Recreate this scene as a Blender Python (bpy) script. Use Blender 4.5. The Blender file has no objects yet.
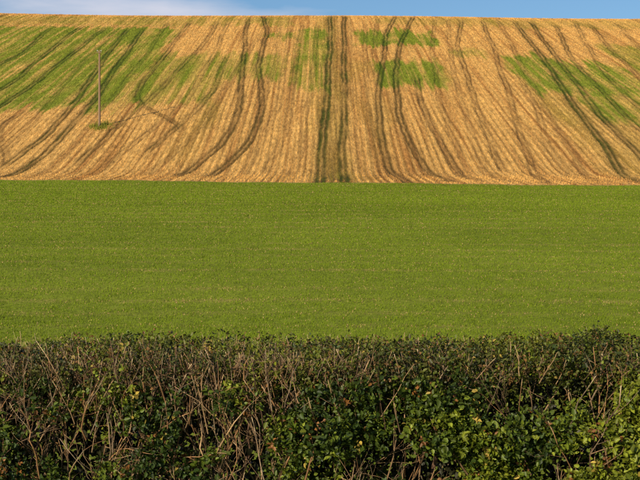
import bpy, math, numpy as np
from mathutils import Vector
rng=np.random.default_rng(7)
EYE=2.5
# ---------------------------------------------------------------- helpers
def link(o,parent=None):
    bpy.context.collection.objects.link(o)
    if parent: o.parent=parent
    return o
def make_mesh(name,verts,faces,cols=None,mat=None,smooth=False,parent=None):
    verts=np.asarray(verts,dtype=np.float32); faces=np.asarray(faces,dtype=np.int32)
    me=bpy.data.meshes.new(name); n=len(verts); m,k=faces.shape
    me.vertices.add(n); me.vertices.foreach_set("co",verts.ravel())
    me.loops.add(m*k); me.loops.foreach_set("vertex_index",faces.ravel())
    me.polygons.add(m); me.polygons.foreach_set("loop_start",np.arange(0,m*k,k,dtype=np.int32))
    if smooth: me.polygons.foreach_set("use_smooth",np.ones(m,dtype=bool))
    me.update(calc_edges=True)
    if cols is not None:
        a=me.color_attributes.new("Col",'FLOAT_COLOR','POINT')
        c=np.ones((n,4),dtype=np.float32); c[:,:3]=cols; a.data.foreach_set("color",c.ravel())
    if mat: me.materials.append(mat)
    return link(bpy.data.objects.new(name,me),parent)
def vnoise(x,y,seed=0):
    x=np.asarray(x,float); y=np.asarray(y,float)
    xi=np.floor(x).astype(np.int64); yi=np.floor(y).astype(np.int64); fx=x-xi; fy=y-yi
    fx=fx*fx*(3-2*fx); fy=fy*fy*(3-2*fy)
    def h(a,b):
        v=(a*374761393+b*668265263+seed*974634777)&0xffffffff
        v=((v^(v>>13))*1274126177)&0xffffffff
        return ((v^(v>>16))&0xffff)/65535.0
    return (h(xi,yi)*(1-fx)+h(xi+1,yi)*fx)*(1-fy)+(h(xi,yi+1)*(1-fx)+h(xi+1,yi+1)*fx)*fy
def fbm(x,y,seed=0,o=3):
    t=0;a=.5;s=0
    for i in range(o):
        t=t+a*vnoise(x*2**i,y*2**i,seed+i*17); s+=a; a*=.5
    return t/s
def ss(a,b,x):
    t=np.clip((x-a)/(b-a),0,1); return t*t*(3-2*t)
def mix(a,b,t): return a*(1-t[...,None])+np.asarray(b)*t[...,None]

# ---------------------------------------------------------------- terrain
_Y=np.arange(-600,900,.25)
_S=np.interp(_Y,[-600,22,36,104,112,218,258,308,900],[0,0,.107,.107,.3,.3,0,-.08,-.12])
_Z=np.concatenate([[0],np.cumsum((_S[1:]+_S[:-1])/2*.25)]); _Z-=np.interp(0,_Y,_Z)
def ground_z(x,y):
    z=np.interp(y,_Y,_Z)
    k=ss(110,215,y)
    return z+1.0*k - .008*x*k*np.clip(1-np.abs(x)/900,0,1) + k*.18*np.sin(x*.07+1)+.05*np.sin(y*.21+x*.05)*ss(20,40,y)
def yb(x): return 94.5-.17*np.clip(x,-60,60)+.5*np.sin(x*.3)+.25*np.sin(x*1.1)

TR=[ # width, strength, green, points(x,y)
(.55,1.0,.55,[(1.9,229),(1.2,159),(.5,127),(-.2,94)]),
(.30,.5,.2,[(3.1,229),(1.8,144.7),(.9,94)]),
(.45,1.0,.45,[(4.6,229),(3,144.7),(1.9,94)]),
(.25,.4,.2,[(5.6,229),(3.9,152),(3.4,109)]),
(.38,1.0,.3,[(-13.3,221),(-11.4,177),(-10,152),(-9.3,135),(-9.7,121),(-12.6,106)]),
(.36,1.0,.3,[(-11.1,229),(-8.9,203),(-8.6,168),(-6.7,138),(-7.1,122),(-9.9,106)]),
(.35,.5,.15,[(-3.2,213),(-3.4,177),(-3.3,148),(-3.4,127),(-4.8,110)]),
(.36,1.0,.3,[(14.6,229),(11.2,200),(8.9,168),(7.1,148),(6.4,127),(6.5,113.5),(7,94)]),
(.36,1.0,.3,[(18,229),(12.6,188),(10,159),(8.9,132),(9.4,118),(10.7,97)]),
(.32,.85,.2,[(13,159),(12.1,141.5),(11.9,127),(12.4,113.5),(13,97)]),
(.34,.7,.2,[(26.3,221),(21.7,188),(19.1,152),(17.6,127),(16.7,111)]),
(.34,.7,.15,[(30.2,221),(25.3,168),(22.3,138),(20,113.5),(17.8,94)]),
(.50,1.0,.5,[(36,221),(32.5,172.5),(30.2,141.5),(28.4,117.7),(25.7,92)]),
(.42,1.0,.4,[(38.9,221),(34.7,172.5),(32.2,141.5),(30.7,113),(29.4,95)]),
(.38,.75,.35,[(42.5,216),(37,175),(35.3,148),(34.3,126)]),
(.38,.7,.2,[(49,216),(45,182),(42.3,155.5)]),
(.34,.6,.2,[(54.5,220),(49.6,182)]),
(.30,.5,.1,[(26.8,160),(25.2,138),(22.7,120),(22.4,109)]),
(.38,1.0,.5,[(-30.7,206),(-28.6,172.5),(-27,144.7),(-26.6,127),(-26.8,114),(-27.5,104)]),
(.36,.95,.5,[(-33.1,206),(-31.4,172.5),(-29.3,144.7),(-28.6,125),(-29.5,112.5)]),
(.38,.9,.7,[(-37.1,206),(-37,177),(-36.7,155.5),(-37.4,137)]),
(.36,.9,.7,[(-41.8,209),(-41.2,182),(-39.7,157),(-40.6,146)]),
(.38,.8,.7,[(-46.6,206),(-44.5,179),(-45.8,161)]),
(.33,.65,.4,[(-18.4,216),(-18.3,190),(-19.4,167),(-20.6,144.7),(-21.8,127),(-22.8,113.5)]),
(.33,.8,.3,[(-23.5,216),(-23.1,179),(-23.1,153),(-21.9,142),(-19,136.5),(-14.5,128.5)]),
(.36,.65,.6,[(-13.6,177),(-13.3,152),(-14.5,133),(-16.8,117.7)]),
(.35,.7,.2,[(-33.8,137),(-34.4,127),(-29.3,113)]),
(.30,.35,.2,[(-7.1,213),(-6.2,168),(-6.7,138)]),
(.28,.45,.15,[(21.3,221),(16.6,177),(14.5,144.7),(13.8,122),(13.7,109)]),
(.35,.55,.3,[(47.2,221),(39.3,168),(37.1,138)]),
(.25,.4,.1,[(-.4,213),(-1.1,159),(-1.6,127),(-2.5,106)]),
(.25,.4,.1,[(8,213),(6.1,159),(5.5,127),(5.1,103)]),
(.3,.5,.1,[(-16.4,216),(-15.6,177),(-16.2,140),(-19.8,112)]),
(.3,.45,.1,[(-27.4,216),(-25.8,177),(-25.2,150),(-24.6,120),(-25.2,104)]),
(.3,.45,.1,[(23.8,221),(19.4,177),(16.8,140),(15.2,112),(14.9,98)]),
(.3,.45,.1,[(33,221),(28.9,172),(26.2,138),(24.4,112),(22,97)]),
(.3,.4,.1,[(10.8,221),(8.0,175),(7.6,160)]),
(.3,.45,.1,[(-34.9,206),(-34.1,175),(-32.2,145),(-31.2,125),(-31.6,112)]),
(.3,.4,.1,[(-5.2,221),(-5.0,177),(-5.0,140),(-6.8,108)]),
(.3,.4,.1,[(-9.2,221),(-10.2,190),(-12.0,150),(-12.6,128),(-15.5,106)]),
(.40,.8,.4,[(60,230),(57,170),(52,110)]),(.40,.8,.4,[(63,230),(60,170),(55,110)]),
(.40,.8,.4,[(-60,230),(-57,170),(-52,110)]),(.40,.8,.4,[(-63,230),(-60,170),(-55,110)]),
]
_ty=np.arange(85,240,.5); TRK=[]
for w,s_,g_,p in TR:
    p=sorted(p,key=lambda q:q[1]); px=[q[0] for q in p]; py=[q[1] for q in p]
    xs=np.interp(_ty,py,px)
    k=np.exp(-np.linspace(-2,2,33)**2); k/=k.sum()
    xs=np.convolve(np.pad(xs,16,mode='edge'),k,mode='valid')
    TRK.append((w,s_,g_,xs,py[0],py[-1]))
def tracks(x,y):
    sh=x.shape; x=x.ravel(); y=y.ravel()
    D=np.zeros_like(x); G=np.zeros_like(x)
    for i,(w,s_,g_,xs,y0,y1) in enumerate(TRK):
        x0=np.interp(y,_ty,xs); k=np.nonzero((np.abs(x-x0)<3)&(y>y0-6)&(y<y1+5))[0]
        if not len(k): continue
        X=x[k];YY=y[k]; dx=X-x0[k]+.18*(vnoise(YY*.45,YY*0+i,5)-.5)+.35*(vnoise(YY*.06,YY*0+i,6)-.5)
        sl=np.sqrt(1+np.interp(YY,_ty,np.gradient(xs,.5))**2)
        a=np.exp(-((dx-.27*sl)/(.48*w*sl))**2)*(.7+.5*vnoise(YY*.12,YY*0+i,7)); b=np.exp(-((dx+.27*sl)/(.48*w*sl))**2)*(.7+.5*vnoise(YY*.12,YY*0+i,8))
        c=np.exp(-(dx/(1.5*w*sl))**2)*.46
        v=s_*np.maximum(np.maximum(a,b),c)
        v=v*ss(y0-5,y0+1,YY)*ss(-y1-4,-y1+4,-YY)*(.62+.72*vnoise(X*1.4+i*9,YY*.25,40+i))
        D[k]=np.maximum(D[k],v); G[k]=np.maximum(G[k],v*g_)
    return np.clip(D,0,1).reshape(sh),G.reshape(sh)
PT=[(-60,-24,138,208,.85),(-24,-13,139,178,.6),(-14,-5,156,178,.65),(-3.6,1.6,150,206,.7),(6,19,187,204,.95),(7.5,16.6,152,172,.95),
(27,34,147,178,.9),(33,42.5,145,172,.95),(31,43,131,146,.65),(-9,-2,193,200,.6),(-60,-5,211,224,.4),(20,25,176,183,.5),(-60,-44,118,142,.1),(44,70,140,190,.5),
(10,60,212,226,.25),(-1,3,96,228,.2),(26,34,100,160,.2)]
def patches(x,y):
    g=np.zeros_like(x)
    xx=x+1.8*(fbm(x*.25,y*.10,3)-.5)+1.1*(vnoise(x*2,y*.3,4)-.5); yy=y+6*(fbm(x*.35,y*.1,9)-.5)+6*(vnoise(x*1.7,y*.03,8)-.5)+5*(vnoise(x*4.2,y*.05,18)-.5)
    for a,b,c,d,w in PT:
        g=np.maximum(g,w*ss(a-.8,a+.8,xx)*ss(-b-.8,-b+.8,-xx)*ss(c-2,c+2,yy)*ss(-d-2,-d+2,-yy))
    return g
STRAW=np.array([.66,.378,.112]); STRAW2=np.array([.42,.205,.058]); SOIL=np.array([.14,.068,.025])
GRN=np.array([.155,.212,.016]); DGRN=np.array([.040,.060,.009])
def hill_masks(x,y):
    d,tg=tracks(x,y); g=patches(x,y)
    streak=vnoise(x*1.9,y*.035,21)*.5+vnoise(x*4.3,y*.08,22)*.5
    wide=fbm(x*.16,y*.03,31)
    g2=np.clip(g*(.05+1.7*streak+.9*(fbm(x*.5,y*.2,12)-.5)),0,1)
    g2=np.clip(g2+ss(.62,.9,wide)*.4*streak,0,1)
    return d,tg,g2,streak,wide
def hill_color(x,y):
    d,tg,g,streak,wide=hill_masks(x,y)
    c=mix(np.broadcast_to(STRAW,x.shape+(3,)),STRAW2,np.clip(.05+2.2*(streak-.42)+.6*(wide-.5),0,1))
    comb=.5+.5*np.sin(x*2*np.pi/.64+2*vnoise(x*.15,y*.05,77)*3)
    c=c*(1-.42*(comb**2*(.35+.65*ss(-200,-110,-y))*(.4+vnoise(x*.7,y*.06,78))))[...,None]
    c=mix(c,GRN,np.clip(g,0,.9))
    tc=mix(np.broadcast_to(SOIL,x.shape+(3,)),DGRN,np.clip(tg*1.2+g*.9,0,1))
    dd=np.clip(d*1.1,0,.9)[...,None]
    c=c*(1-dd)+tc*dd
    return c*(.82+.36*vnoise(x*3,y*1.3,91))[...,None]

def bsdf_mat(name,rough=.9,spec=.2,bump=None,transl=0,varscale=None,varamt=.2):
    m=bpy.data.materials.new(name); m.use_nodes=True; nt=m.node_tree; N=nt.nodes; L=nt.links
    b=N["Principled BSDF"]; b.inputs["Roughness"].default_value=rough; b.inputs["Specular IOR Level"].default_value=spec
    at=N.new("ShaderNodeAttribute"); at.attribute_name="Col"; col=at.outputs["Color"]
    if varscale:
        tc=N.new("ShaderNodeTexCoord"); mp=N.new("ShaderNodeMapping"); mp.inputs["Scale"].default_value=varscale
        L.new(tc.outputs["Object"],mp.inputs["Vector"])
        no=N.new("ShaderNodeTexNoise"); no.inputs["Scale"].default_value=1; no.inputs["Detail"].default_value=3
        L.new(mp.outputs[0],no.inputs["Vector"])
        mr=N.new("ShaderNodeMapRange"); mr.inputs[1].default_value=.3; mr.inputs[2].default_value=.7
        mr.inputs[3].default_value=1-varamt; mr.inputs[4].default_value=1+varamt
        L.new(no.outputs["Fac"],mr.inputs[0])
        vm=N.new("ShaderNodeVectorMath"); vm.operation='SCALE'; L.new(col,vm.inputs[0]); L.new(mr.outputs[0],vm.inputs["Scale"]); col=vm.outputs[0]
        if bump:
            bp=N.new("ShaderNodeBump"); bp.inputs["Distance"].default_value=bump; bp.inputs["Strength"].default_value=1
            L.new(no.outputs["Fac"],bp.inputs["Height"]); L.new(bp.outputs[0],b.inputs["Normal"])
    L.new(col,b.inputs["Base Color"])
    if transl:
        t=N.new("ShaderNodeBsdfTranslucent"); mx=N.new("ShaderNodeMixShader"); mx.inputs[0].default_value=transl
        L.new(col,t.inputs[0]); L.new(b.outputs[0],mx.inputs[1]); L.new(t.outputs[0],mx.inputs[2])
        L.new(mx.outputs[0],N["Material Output"].inputs["Surface"])
    return m
M_hill=bsdf_mat("stubble_ground",.95,.05,bump=.10,varscale=(5,.9,1),varamt=.28)
M_crop=bsdf_mat("crop_ground",.95,.05,bump=.03,varscale=(5,12,1),varamt=.3)
M_leaf=bsdf_mat("hedge_leaf",.48,.30,transl=.18)
M_blade=bsdf_mat("blade",.75,.06,transl=.25)
M_straw=bsdf_mat("straw",.8,.08)
M_bark=bsdf_mat("bark",.85,.2,varscale=(60,60,60),varamt=.35)

def grid(name,xs,ys_fn,nt,colfn,mat,zfn):
    t=nt; X=np.tile(xs,(len(t),1)); Yv=ys_fn(X,np.tile(t[:,None],(1,len(xs))))
    Zv=zfn(X,Yv); V=np.stack([X,Yv,Zv],-1).reshape(-1,3)
    C=colfn(X,Yv).reshape(-1,3)
    nx=len(xs); i=(np.arange(len(t)-1)[:,None]*nx+np.arange(nx-1)[None]).ravel()
    F=np.stack([i,i+1,i+1+nx,i+nx],-1)
    return make_mesh(name,V,F,C,mat,smooth=True)
xf=np.arange(-64,64.01,.125)
side=np.array([70,76,85,100,130,180,260,400,700.])
xs=np.concatenate([-side[::-1],xf,side])
def hz(x,y):
    d,tg=tracks(x,y)
    return ground_z(x,y)-.11*d+.05*(vnoise(x*3.2,y*.5,61)-.5)*ss(-70,-60,-np.abs(x))
t1=np.concatenate([np.arange(0,150,.45),np.arange(150,220,10),[250,350,500,700]])
grid("stubble_hill",xs,lambda X,T:yb(X)+T,t1,hill_color,M_hill,hz)
# near field
CG=np.array([.140,.200,.011]); CG2=np.array([.175,.230,.015]); CS=np.array([.33,.22,.08])
def litter(x,y):
    r=y+.35*np.sin(x*.12)+.9*vnoise(x*.15,y*.05,14)
    P_=2.3
    row=np.exp(-((np.mod(r,P_)-P_/2)/.32)**2)*(.15+.85*vnoise(np.floor(r/P_)*3.7,x*.05,15))
    return row*(.25+.9*vnoise(x*1.3,r*.4,16))+.12*vnoise(x*.9,y*1.5,19)
def crop_color(x,y):
    n=fbm(x*.12,y*.25,50); f=vnoise(x*3,y*2,51)
    c=mix(np.broadcast_to(CG,x.shape+(3,)),CG2,np.clip((n-.3)*1.6,0,1))
    l=litter(x,y); edge=ss(-1.0,-.2,y-yb(x))
    c=mix(c,CS,np.clip(.10+.42*l*(.4+f)+edge*.7,0,1))
    return c*(.85+.3*f)[...,None]
xn=np.concatenate([-side[::-1],np.arange(-66,66.1,.3),side])
t2=1-np.concatenate([np.arange(0,75,.3),np.arange(75,110,2),[130,180,260,400,600]])[::-1]/600
grid("crop_field",xn,lambda X,T:yb(X)-600*(1-T),t2,crop_color,M_crop,lambda x,y:np.where(y>yb(x)-.01,hz(x,y),ground_z(x,y)+.03*(vnoise(x*2,y*4,70)-.5)*ss(20,30,y)*ss(-94,-88,-y)))

# ---------------------------------------------------------------- blades (tufts)
def tris(name,P,H,W,C,mat,lean=.5,seed=1):
    r=np.random.default_rng(seed); n=len(P); a=r.uniform(0,2*np.pi,n)
    dx=np.stack([np.cos(a),np.sin(a),np.zeros(n)],-1)*W[:,None]/2
    b=r.uniform(0,2*np.pi,n); l=r.uniform(0,lean,n)
    top=P+np.stack([np.cos(b)*l*H,np.sin(b)*l*H,H],-1)
    V=np.stack([P-dx,P+dx,top],1).reshape(-1,3)
    F=np.arange(n*3).reshape(n,3)
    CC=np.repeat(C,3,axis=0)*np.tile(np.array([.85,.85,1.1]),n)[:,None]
    return make_mesh(name,V,F,CC,mat)
n=560000
u=rng.random(n); y=22+ (105-22)*u**1.25; x=rng.uniform(-1,1,n)*(.30*y+6)
y=np.round(y/.25)*.25+rng.normal(0,.07,len(y)); k=(y<yb(x)-.5); x=x[k];y=y[k]
l=litter(x,y); isl=rng.random(len(x))<.022+.27*l
far=ss(30,95,y)
H=np.where(isl,.03+.025*rng.random(len(x)),.035+.045*rng.random(len(x)))*(1+.3*far)
W=np.where(isl,.032,.015+.016*rng.random(len(x)))*(1+1.3*far)
f=rng.random(len(x)); pn=fbm(x*.12,y*.25,50)
base=np.stack([.152+.06*f,.218+.06*f,.010+.012*f],-1)*(.85+.35*pn)[:,None]
base[isl]=np.stack([.42+.2*f,.28+.15*f,.11+.08*f],-1)[isl]
P=np.stack([x,y,ground_z(x,y)-.01],-1)
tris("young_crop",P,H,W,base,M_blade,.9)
n=330000
u=rng.random(n); y=90+(245-90)*u**.9; x=rng.uniform(-1,1,n)*(.29*y+6)
k=y>yb(x)+.1; x=x[k];y=y[k]
x=np.round(x/.32)*.32+rng.normal(0,.05,len(x))
c=hill_color(x,y); d,tg,g,st,wd=hill_masks(x,y)
k=rng.random(len(x))>d*.85; x=x[k];y=y[k];c=c[k];g=g[k];d=d[k]
f=rng.random(len(x)); far=ss(100,220,y)
H=(.08+.11*f)*(1+.2*far); W=(.04+.045*rng.random(len(x)))*(1+.7*far)
c=c*(.75+.55*rng.random(len(x)))[:,None]
P=np.stack([x,y,hz(x,y)-.02],-1)
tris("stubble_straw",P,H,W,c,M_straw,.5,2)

# ---------------------------------------------------------------- hedge
YF,YBK,ZT=7.45,8.75,EYE-.81
X0,X1=-8.,8.
def hedge_surf(x,s):
    R=.16; hf=ZT-R; la=R*math.pi/2; lt=YBK-YF-2*R
    e=[hf,hf+la,hf+la+lt,hf+2*la+lt]
    y=np.where(s<e[0],YF,0.);z=np.where(s<e[0],s,0.);ny=np.where(s<e[0],-1.,0.);nz=np.zeros_like(s)
    a=(s-e[0])/R; k=(s>=e[0])&(s<e[1]); y=np.where(k,YF+R-R*np.cos(a),y); z=np.where(k,hf+R*np.sin(a),z); ny=np.where(k,-np.cos(a),ny); nz=np.where(k,np.sin(a),nz)
    k=(s>=e[1])&(s<e[2]); y=np.where(k,YF+R+(s-e[1]),y); z=np.where(k,ZT,z); nz=np.where(k,1.,nz)
    a=(s-e[2])/R; k=(s>=e[2])&(s<e[3]); y=np.where(k,YBK-R+R*np.sin(a),y); z=np.where(k,hf+R*np.cos(a),z); ny=np.where(k,np.sin(a),ny); nz=np.where(k,np.cos(a),nz)
    k=s>=e[3]; y=np.where(k,YBK,y); z=np.where(k,hf-(s-e[3]),z); ny=np.where(k,1.,ny)
    N=np.stack([np.zeros_like(s),ny,nz],-1)
    lump=.44*(fbm(x*1.5+40,s*1.5,101)-.5)+.26*(vnoise(x*4,s*4,102)-.5)
    lump=np.where(nz>.5,lump*.3,lump)
    P=np.stack([x,y,z],-1)+N*lump[:,None]
    return P,N
STOT=(ZT-.16)*2+.16*math.pi+(YBK-YF-.32)
def norm(v): return v/np.maximum(np.linalg.norm(v,axis=-1,keepdims=True),1e-9)
def leaf_mesh(name,B,D,Nn,Ln,Wd,C,parent):
    n=len(B); D=norm(D); S=norm(np.cross(D,Nn)); Nn=np.cross(S,D)
    Ln=Ln[:,None];Wd=Wd[:,None]
    up=Nn*Wd*.22
    v=[B,B+D*Ln*.28+S*Wd*.5+up,B+D*Ln*.68+S*Wd*.40+up*.9,B+D*Ln-Nn*Ln*.12,B+D*Ln*.68-S*Wd*.40+up*.9,B+D*Ln*.28-S*Wd*.5+up]
    V=np.stack(v,1).reshape(-1,3); i=np.arange(n)*6
    F=np.stack([np.stack([i,i+1,i+2,i+3],-1),np.stack([i,i+3,i+4,i+5],-1)],1).reshape(-1,4)
    return make_mesh(name,V,F,np.repeat(C,6,axis=0),M_leaf,parent=parent)
hedge=link(bpy.data.objects.new("hedge",None))
ns=98000
x=rng.uniform(X0,X1,ns); s=rng.uniform(.1,STOT,ns)
k=((s<(ZT-.16)+.5+1.0)&(s>.35)|(rng.random(ns)<.35))&((np.abs(x)<3.6)|(rng.random(ns)<.5)); x=x[k];s=s[k]
P,N=hedge_surf(x,s)
depth=rng.exponential(.11,len(x))-.05
clump=fbm(x*4.0,s*4.0,111); clump2=fbm(x*.9,s*.9,112)
woody=ss(.1,-1.0,x)*ss(-3.6,-2.6,x)
woody=np.maximum(woody*.75,.7*ss(.6,.8,fbm(x*.5+9,s*.4,120)))
keep=ss(.43,.55,clump)*(1-.6*woody*ss(.0,.35,clump2))
keep=np.where(N[:,2]>.6,np.maximum(keep,.5),keep)
k=(rng.random(len(x))<keep)|((depth>.32)&(rng.random(len(x))<.5))
x,s,P,N,depth,clump2,woody=[a[k] for a in (x,s,P,N,depth,clump2,woody)]
P=P-N*depth[:,None]
nl=9; n=len(P)
outd=norm(N*.7+np.array([0,0,.55])+rng.normal(0,.55,(n,3)))
Bs=[];Ds=[];Ns=[];Ls=[];Ws=[];Cs=[]
typ=fbm(x*2.2+5,s*2.2,130)+rng.normal(0,.13,n)-.05*woody; rr=rng.random(n)
dark=np.array([.030,.052,.008]); mid=np.array([.082,.116,.011]); brt=np.array([.185,.212,.018]); rus=np.array([.20,.085,.022]); yel=np.array([.36,.26,.05])
sc=mix(np.broadcast_to(dark,(n,3)),mid,ss(.32,.52,typ)); sc=mix(sc,brt,ss(.54,.76,typ))
topk=N[:,2]>.4
sc=mix(sc,np.array([.11,.088,.02]),np.where(topk,.6,0.)*rng.random(n))
sc[rr<.045]=rus; sc[(rr>.993)]=yel
sc[topk&(rr<.13)]=np.array([.18,.095,.03])
size=np.where(rr>.6,1.2,.9)*(1+.10*ss(.0,1.4,x)*(1-topk)*ss(1.6,1.2,s))*np.where(topk,.8,1)
for j in range(nl):
    t=(j+rng.random(n))/nl
    b=P+outd*(t*.11-.02)[:,None]+rng.normal(0,.012,(n,3))
    dr=norm(outd*.6+rng.normal(0,.75,(n,3)))
    nn=norm(rng.normal(0,.55,(n,3))+N*.5+np.array([0,-.1,.6]))
    ln=(.022+.018*rng.random(n))*size
    Bs.append(b);Ds.append(dr);Ns.append(nn);Ls.append(ln);Ws.append(ln*(.5+.22*rng.random(n)))
    cc=sc*(.5+1.0*rng.random(n))[:,None]; q=rng.random(n)<.005; cc[q]=yel
    Cs.append(cc)
leaf_mesh("foliage",*[np.concatenate(a) for a in (Bs,Ds,Ns,Ls,Ws,Cs)],hedge)
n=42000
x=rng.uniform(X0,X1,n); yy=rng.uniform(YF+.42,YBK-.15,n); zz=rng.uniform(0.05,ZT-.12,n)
leaf_mesh("inner_shade_foliage",np.stack([x,yy,zz],-1),rng.normal(0,1,(n,3)),norm(rng.normal(0,1,(n,3))),.05+.03*rng.random(n),.035+.02*rng.random(n),
  np.array([.024,.025,.010])*(.5+rng.random(n))[:,None],hedge)  # inner leaves coloured near black: shade of the hedge's gaps painted in
# branches
BV=[];BF=[];BC=[];off=0
def tube(pts,rad,col,tip=None):
    global off
    pts=np.array(pts); n=len(pts); k=5
    T=np.gradient(pts,axis=0); T=norm(T); ref=np.array([.3,.9,.2]); U=norm(np.cross(T,ref)); W=np.cross(T,U)
    a=np.arange(k)*2*np.pi/k
    R=pts[:,None]+np.array(rad)[:,None,None]*(U[:,None]*np.cos(a)[None,:,None]+W[:,None]*np.sin(a)[None,:,None])
    V=np.concatenate([R.reshape(-1,3),pts[-1:]]); BV.append(V)
    c=np.repeat(np.linspace(.75,1.1,n),k)[:,None]*np.array(col)
    if tip is not None: c[-k:]=tip
    BC.append(np.concatenate([c,[tip if tip is not None else np.array(col)]]))
    for i in range(n-1):
        for j in range(k): BF.append((off+i*k+j,off+i*k+(j+1)%k,off+(i+1)*k+(j+1)%k,off+(i+1)*k+j))
    for j in range(k): q=off+(n-1)*k; BF.append((q+j,q+(j+1)%k,off+n*k,off+n*k))
    off+=len(V)
barks=[(.32,.20,.105),(.42,.27,.14),(.18,.11,.06),(.38,.20,.09),(.27,.19,.12),(.13,.075,.048)]
cut=np.array([.60,.44,.25])
TOPX=.10
def branch(p,d,L,r,lvl,wob=.2,ext=None):
    n=6 if lvl==0 else 4; pts=[p]; q=p.copy(); dd=d.copy()
    lim=ZT+.03+(TOPX if ext is None else ext)*rng.random()**1.6
    for i in range(n):
        dd=dd+rng.normal(0,wob,3)+np.array([0,0,.04])
        if q[1]<YF-.06: dd[1]=abs(dd[1])+.05      # clipped face keeps growth back
        dd/=np.sqrt((dd**2).sum()); q=q+dd*L/n; pts.append(q.copy())
        if q[2]>lim: break
    m=len(pts); rad=np.linspace(r,r*(.5 if lvl==0 else .4),m)
    if m<3: return
    tube(pts,rad,np.array(barks[rng.integers(6)])*rng.uniform(.5,1.2),cut*rng.uniform(.6,1.2) if rng.random()<.4 else None)
    if lvl<2:
        for _ in range(rng.integers(3,7) if lvl==0 else rng.integers(1,5)):
            i=rng.integers(1,m); nd=pts[i]-pts[i-1]; nd=nd/np.sqrt((nd**2).sum())+rng.normal(0,.5,3)+np.array([0,-.12,.2]); nd/=np.sqrt((nd**2).sum())
            branch(pts[i].copy(),nd,L*rng.uniform(.3,.55),rad[i]*rng.uniform(.45,.7),lvl+1,wob,ext)
def wden(x):
    return .20+.85*math.exp(-((x+1.25)/.85)**2)+.35*math.exp(-((x-.1)/.5)**2)
for _ in range(1900):
    x=rng.uniform(X0,X1)
    if rng.random()>wden(x)*.72: continue
    z=rng.uniform(.4,1.4); y=YF+rng.uniform(.04,.32)
    if rng.random()<.25: y=rng.uniform(YF+.3,YBK-.1); z=1.1
    branch(np.array([x,y,z]),norm(np.array([rng.normal(0,.35),rng.normal(-.12,.2),1.])),rng.uniform(.35,.8),rng.uniform(.0028,.0075) if x>.4 else rng.uniform(.003,.0088),0)
for _ in range(60):
    x=rng.uniform(X0,X1); branch(np.array([x,YF+.75+rng.normal(0,.08),-.05]),np.array([rng.normal(0,.12),rng.normal(.05,.1),1.]),1.3,rng.uniform(.02,.03),0)
# stiff upright regrowth, cut by the flail, fanning out of the shoulder of the hedge
for _ in range(300):
    x=rng.uniform(X0,X1) if rng.random()<.4 else rng.normal(-1.0,.95)
    if abs(x)>8: continue
    branch(np.array([x,YF+rng.uniform(.0,.35),ZT-rng.uniform(.22,.42)]),norm(np.array([rng.normal(0,.42),rng.normal(-.12,.18),1.])),rng.uniform(.22,.42),rng.uniform(.003,.0062),0 if rng.random()<.35 else 1,.12,.13)
for _ in range(2800): # flailed ends along the top
    x=rng.uniform(X0,X1) if rng.random()<.6 else rng.normal(-.9,1.1)
    if abs(x)>8: continue
    y=rng.uniform(YF+.0,YBK-.02); L=rng.uniform(.10,.24)
    branch(np.array([x,y,ZT-rng.uniform(.05,.11)]),norm(np.array([rng.normal(0,.5),rng.normal(-.1,.5),1.])),L,rng.uniform(.0018,.0045),1,.15,.14)
for _ in range(90):   # longer stray shoots standing clear of the back edge
    x=rng.uniform(X0,X1) if rng.random()<.5 else rng.normal(-.9,1.1)
    if abs(x)>8: continue
    branch(np.array([x,rng.uniform(YBK-.5,YBK-.05),ZT-.06]),norm(np.array([rng.normal(0,.4),rng.normal(0,.2),1.])),rng.uniform(.14,.22),rng.uniform(.0022,.0042),1,.12,.2)
def wand(p,L,lean):
    pts=[np.array(p)+np.array([lean*t*t*L,0,t*L]) for t in np.linspace(0,1,6)]
    tube(pts,np.linspace(.004,.0015,6),barks[0]); return pts
wands=[]
for x,y,L,ln in [(.75,8.6,.22,.1),(.77,8.55,.15,-.5),(-1.42,8.5,.2,.3),(-1.36,8.4,.17,-.3),(-.72,8.6,.12,.2),(1.95,8.6,.1,.4),(-2.2,8.5,.13,.1),(2.9,8.5,.2,.1),(-3.4,8.6,.2,.1),(-1.9,8.3,.14,-.2),(1.4,8.5,.1,.2)]:
    wands.append(wand((x,y,ZT-.06),L,ln))
make_mesh("branches",np.concatenate(BV),BF,np.concatenate(BC),M_bark,parent=hedge)
B=[];D=[]
for p in wands:
    for q in p[2:]:
        for _ in range(2): B.append(q); D.append(rng.normal(0,1,3)+[0,0,.6])
B=np.array(B);D=np.array(D);n=len(B)
leaf_mesh("sprig_leaves",B,D,norm(rng.normal(0,1,(n,3))+[0,-.5,.3]),np.full(n,.035),np.full(n,.02),np.tile(mid,(n,1)),hedge)

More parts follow.
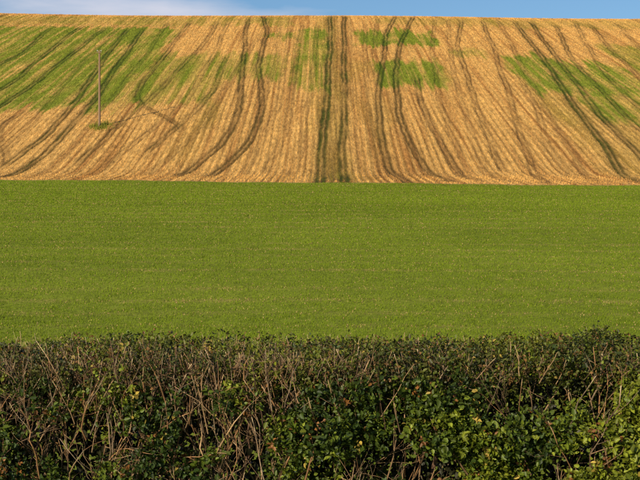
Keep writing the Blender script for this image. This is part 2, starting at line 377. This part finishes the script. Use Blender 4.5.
# ---------------------------------------------------------------- telegraph pole
pole=link(bpy.data.objects.new("telegraph_pole",None))
px,py=-23.7,128.3; pz=float(ground_z(np.array(px),np.array(py)))
BV=[];BF=[];BC=[];off=0
def cyl(p0,p1,r0,r1,col,k=12,seg=2):
    global off
    p0=np.array(p0,float);p1=np.array(p1,float); T=norm(p1-p0); U=norm(np.cross(T,[.31,.2,.9] if abs(T[2])<.8 else [1,0,0])); W=np.cross(T,U)
    a=np.arange(k)*2*np.pi/k; ring=np.cos(a)[:,None]*U+np.sin(a)[:,None]*W
    V=[];
    for i in range(seg+1): t=i/seg; V.append(p0*(1-t)+p1*t+ring*(r0*(1-t)+r1*t))
    V.append(p0[None]);V.append(p1[None]); BV.append(np.concatenate(V)); BC.append(np.tile(np.array(col),((seg+1)*k+2,1)))
    for i in range(seg):
        for j in range(k): BF.append((off+i*k+j,off+i*k+(j+1)%k,off+(i+1)*k+(j+1)%k,off+(i+1)*k+j))
    for j in range(k):
        BF.append((off+(j+1)%k,off+j,off+(seg+1)*k,off+(seg+1)*k)); q=off+seg*k; BF.append((q+j,q+(j+1)%k,off+(seg+1)*k+1,off+(seg+1)*k+1))
    off+=(seg+1)*k+2
def flush(name,parent):
    global BV,BF,BC,off
    F=np.array(BF); q=F[F[:,2]!=F[:,3]]; t=F[F[:,2]==F[:,3]][:,:3]
    V=np.concatenate(BV);C=np.concatenate(BC)
    me=bpy.data.meshes.new(name); me.from_pydata(V.tolist(),[],q.tolist()+t.tolist())
    a=me.color_attributes.new("Col",'FLOAT_COLOR','POINT'); c=np.ones((len(V),4),dtype=np.float32); c[:,:3]=C; a.data.foreach_set("color",c.ravel())
    me.materials.append(M_bark); link(bpy.data.objects.new(name,me),parent); BV=[];BF=[];BC=[];off=0
wood=(.24,.16,.10)
cyl((px,py,pz-.5),(px,py,pz+8.2),.14,.095,wood,14,6); flush("shaft",pole)
cyl((px-.24,py-.13,pz+7.95),(px+.24,py-.13,pz+7.95),.045,.045,wood,8,1)
for dx in (-.2,.2):
    cyl((px+dx,py-.13,pz+7.99),(px+dx,py-.13,pz+8.12),.02,.02,(.1,.1,.1),8,1); cyl((px+dx,py-.13,pz+8.12),(px+dx,py-.13,pz+8.24),.055,.035,(.5,.5,.47),10,1)
flush("crossarm",pole)
n=900; x=px+.1+rng.normal(0,.55,n); y=py+rng.normal(.1,.9,n); P=np.stack([x,y,ground_z(x,y)-.02],-1)
f=rng.random(n); tris("rough_grass",P,.10+.34*f*f,.05+.05*f,np.stack([.13+.12*f,.16+.09*f,.02+.02*f],-1),M_blade,.8,9)

# ---------------------------------------------------------------- light & sky
EL,AZ=math.radians(21),math.radians(-148)
sdir=Vector((math.sin(AZ)*math.cos(EL),math.cos(AZ)*math.cos(EL),math.sin(EL)))
sun=bpy.data.lights.new("sun",'SUN'); sun.energy=5.0; sun.angle=math.radians(.5); sun.color=(1,.87,.64)
so=link(bpy.data.objects.new("sun",sun)); so.rotation_euler=sdir.to_track_quat('Z','Y').to_euler()
w=bpy.data.worlds.new("World"); bpy.context.scene.world=w; w.use_nodes=True; nt=w.node_tree; N=nt.nodes; L=nt.links
bg=N["Background"]; bg.inputs["Strength"].default_value=.10
sky=N.new("ShaderNodeTexSky"); sky.sky_type='NISHITA'; sky.sun_disc=False; sky.sun_elevation=EL; sky.sun_rotation=AZ
sky.air_density=1.2; sky.dust_density=0; sky.ozone_density=6.0
tc=N.new("ShaderNodeTexCoord"); mp=N.new("ShaderNodeMapping"); mp.inputs["Scale"].default_value=(3,3,16); mp.inputs["Location"].default_value=(.35,0,.2)
L.new(tc.outputs["Generated"],mp.inputs[0]); no=N.new("ShaderNodeTexNoise"); no.inputs["Scale"].default_value=1.6; no.inputs["Detail"].default_value=8
L.new(mp.outputs[0],no.inputs["Vector"])
sx=N.new("ShaderNodeSeparateXYZ"); L.new(tc.outputs["Generated"],sx.inputs[0])
mr=N.new("ShaderNodeMapRange"); mr.inputs[1].default_value=.03; mr.inputs[2].default_value=-.22; mr.inputs[3].default_value=-.14; mr.inputs[4].default_value=.14
L.new(sx.outputs["X"],mr.inputs[0]); ad=N.new("ShaderNodeMath"); L.new(no.outputs["Fac"],ad.inputs[0]); L.new(mr.outputs[0],ad.inputs[1])
cr=N.new("ShaderNodeMapRange"); cr.inputs[1].default_value=.44; cr.inputs[2].default_value=.72; cr.inputs[4].default_value=.8; L.new(ad.outputs[0],cr.inputs[0])
mx=N.new("ShaderNodeMixRGB"); mx.inputs[2].default_value=(7.6,7.4,8.2,1); L.new(cr.outputs[0],mx.inputs[0]); L.new(sky.outputs[0],mx.inputs[1]); L.new(mx.outputs[0],bg.inputs[0])

cam=bpy.data.cameras.new("camera"); cam.sensor_width=36; cam.lens=1194/640*36; cam.clip_end=5000; cam.clip_start=.1
co=link(bpy.data.objects.new("camera",cam)); co.location=(0,0,EYE); co.rotation_euler=(math.radians(90),0,0); bpy.context.scene.camera=co
sc_=bpy.context.scene; sc_.view_settings.view_transform='Standard'; sc_.view_settings.look='None'; sc_.view_settings.exposure=0
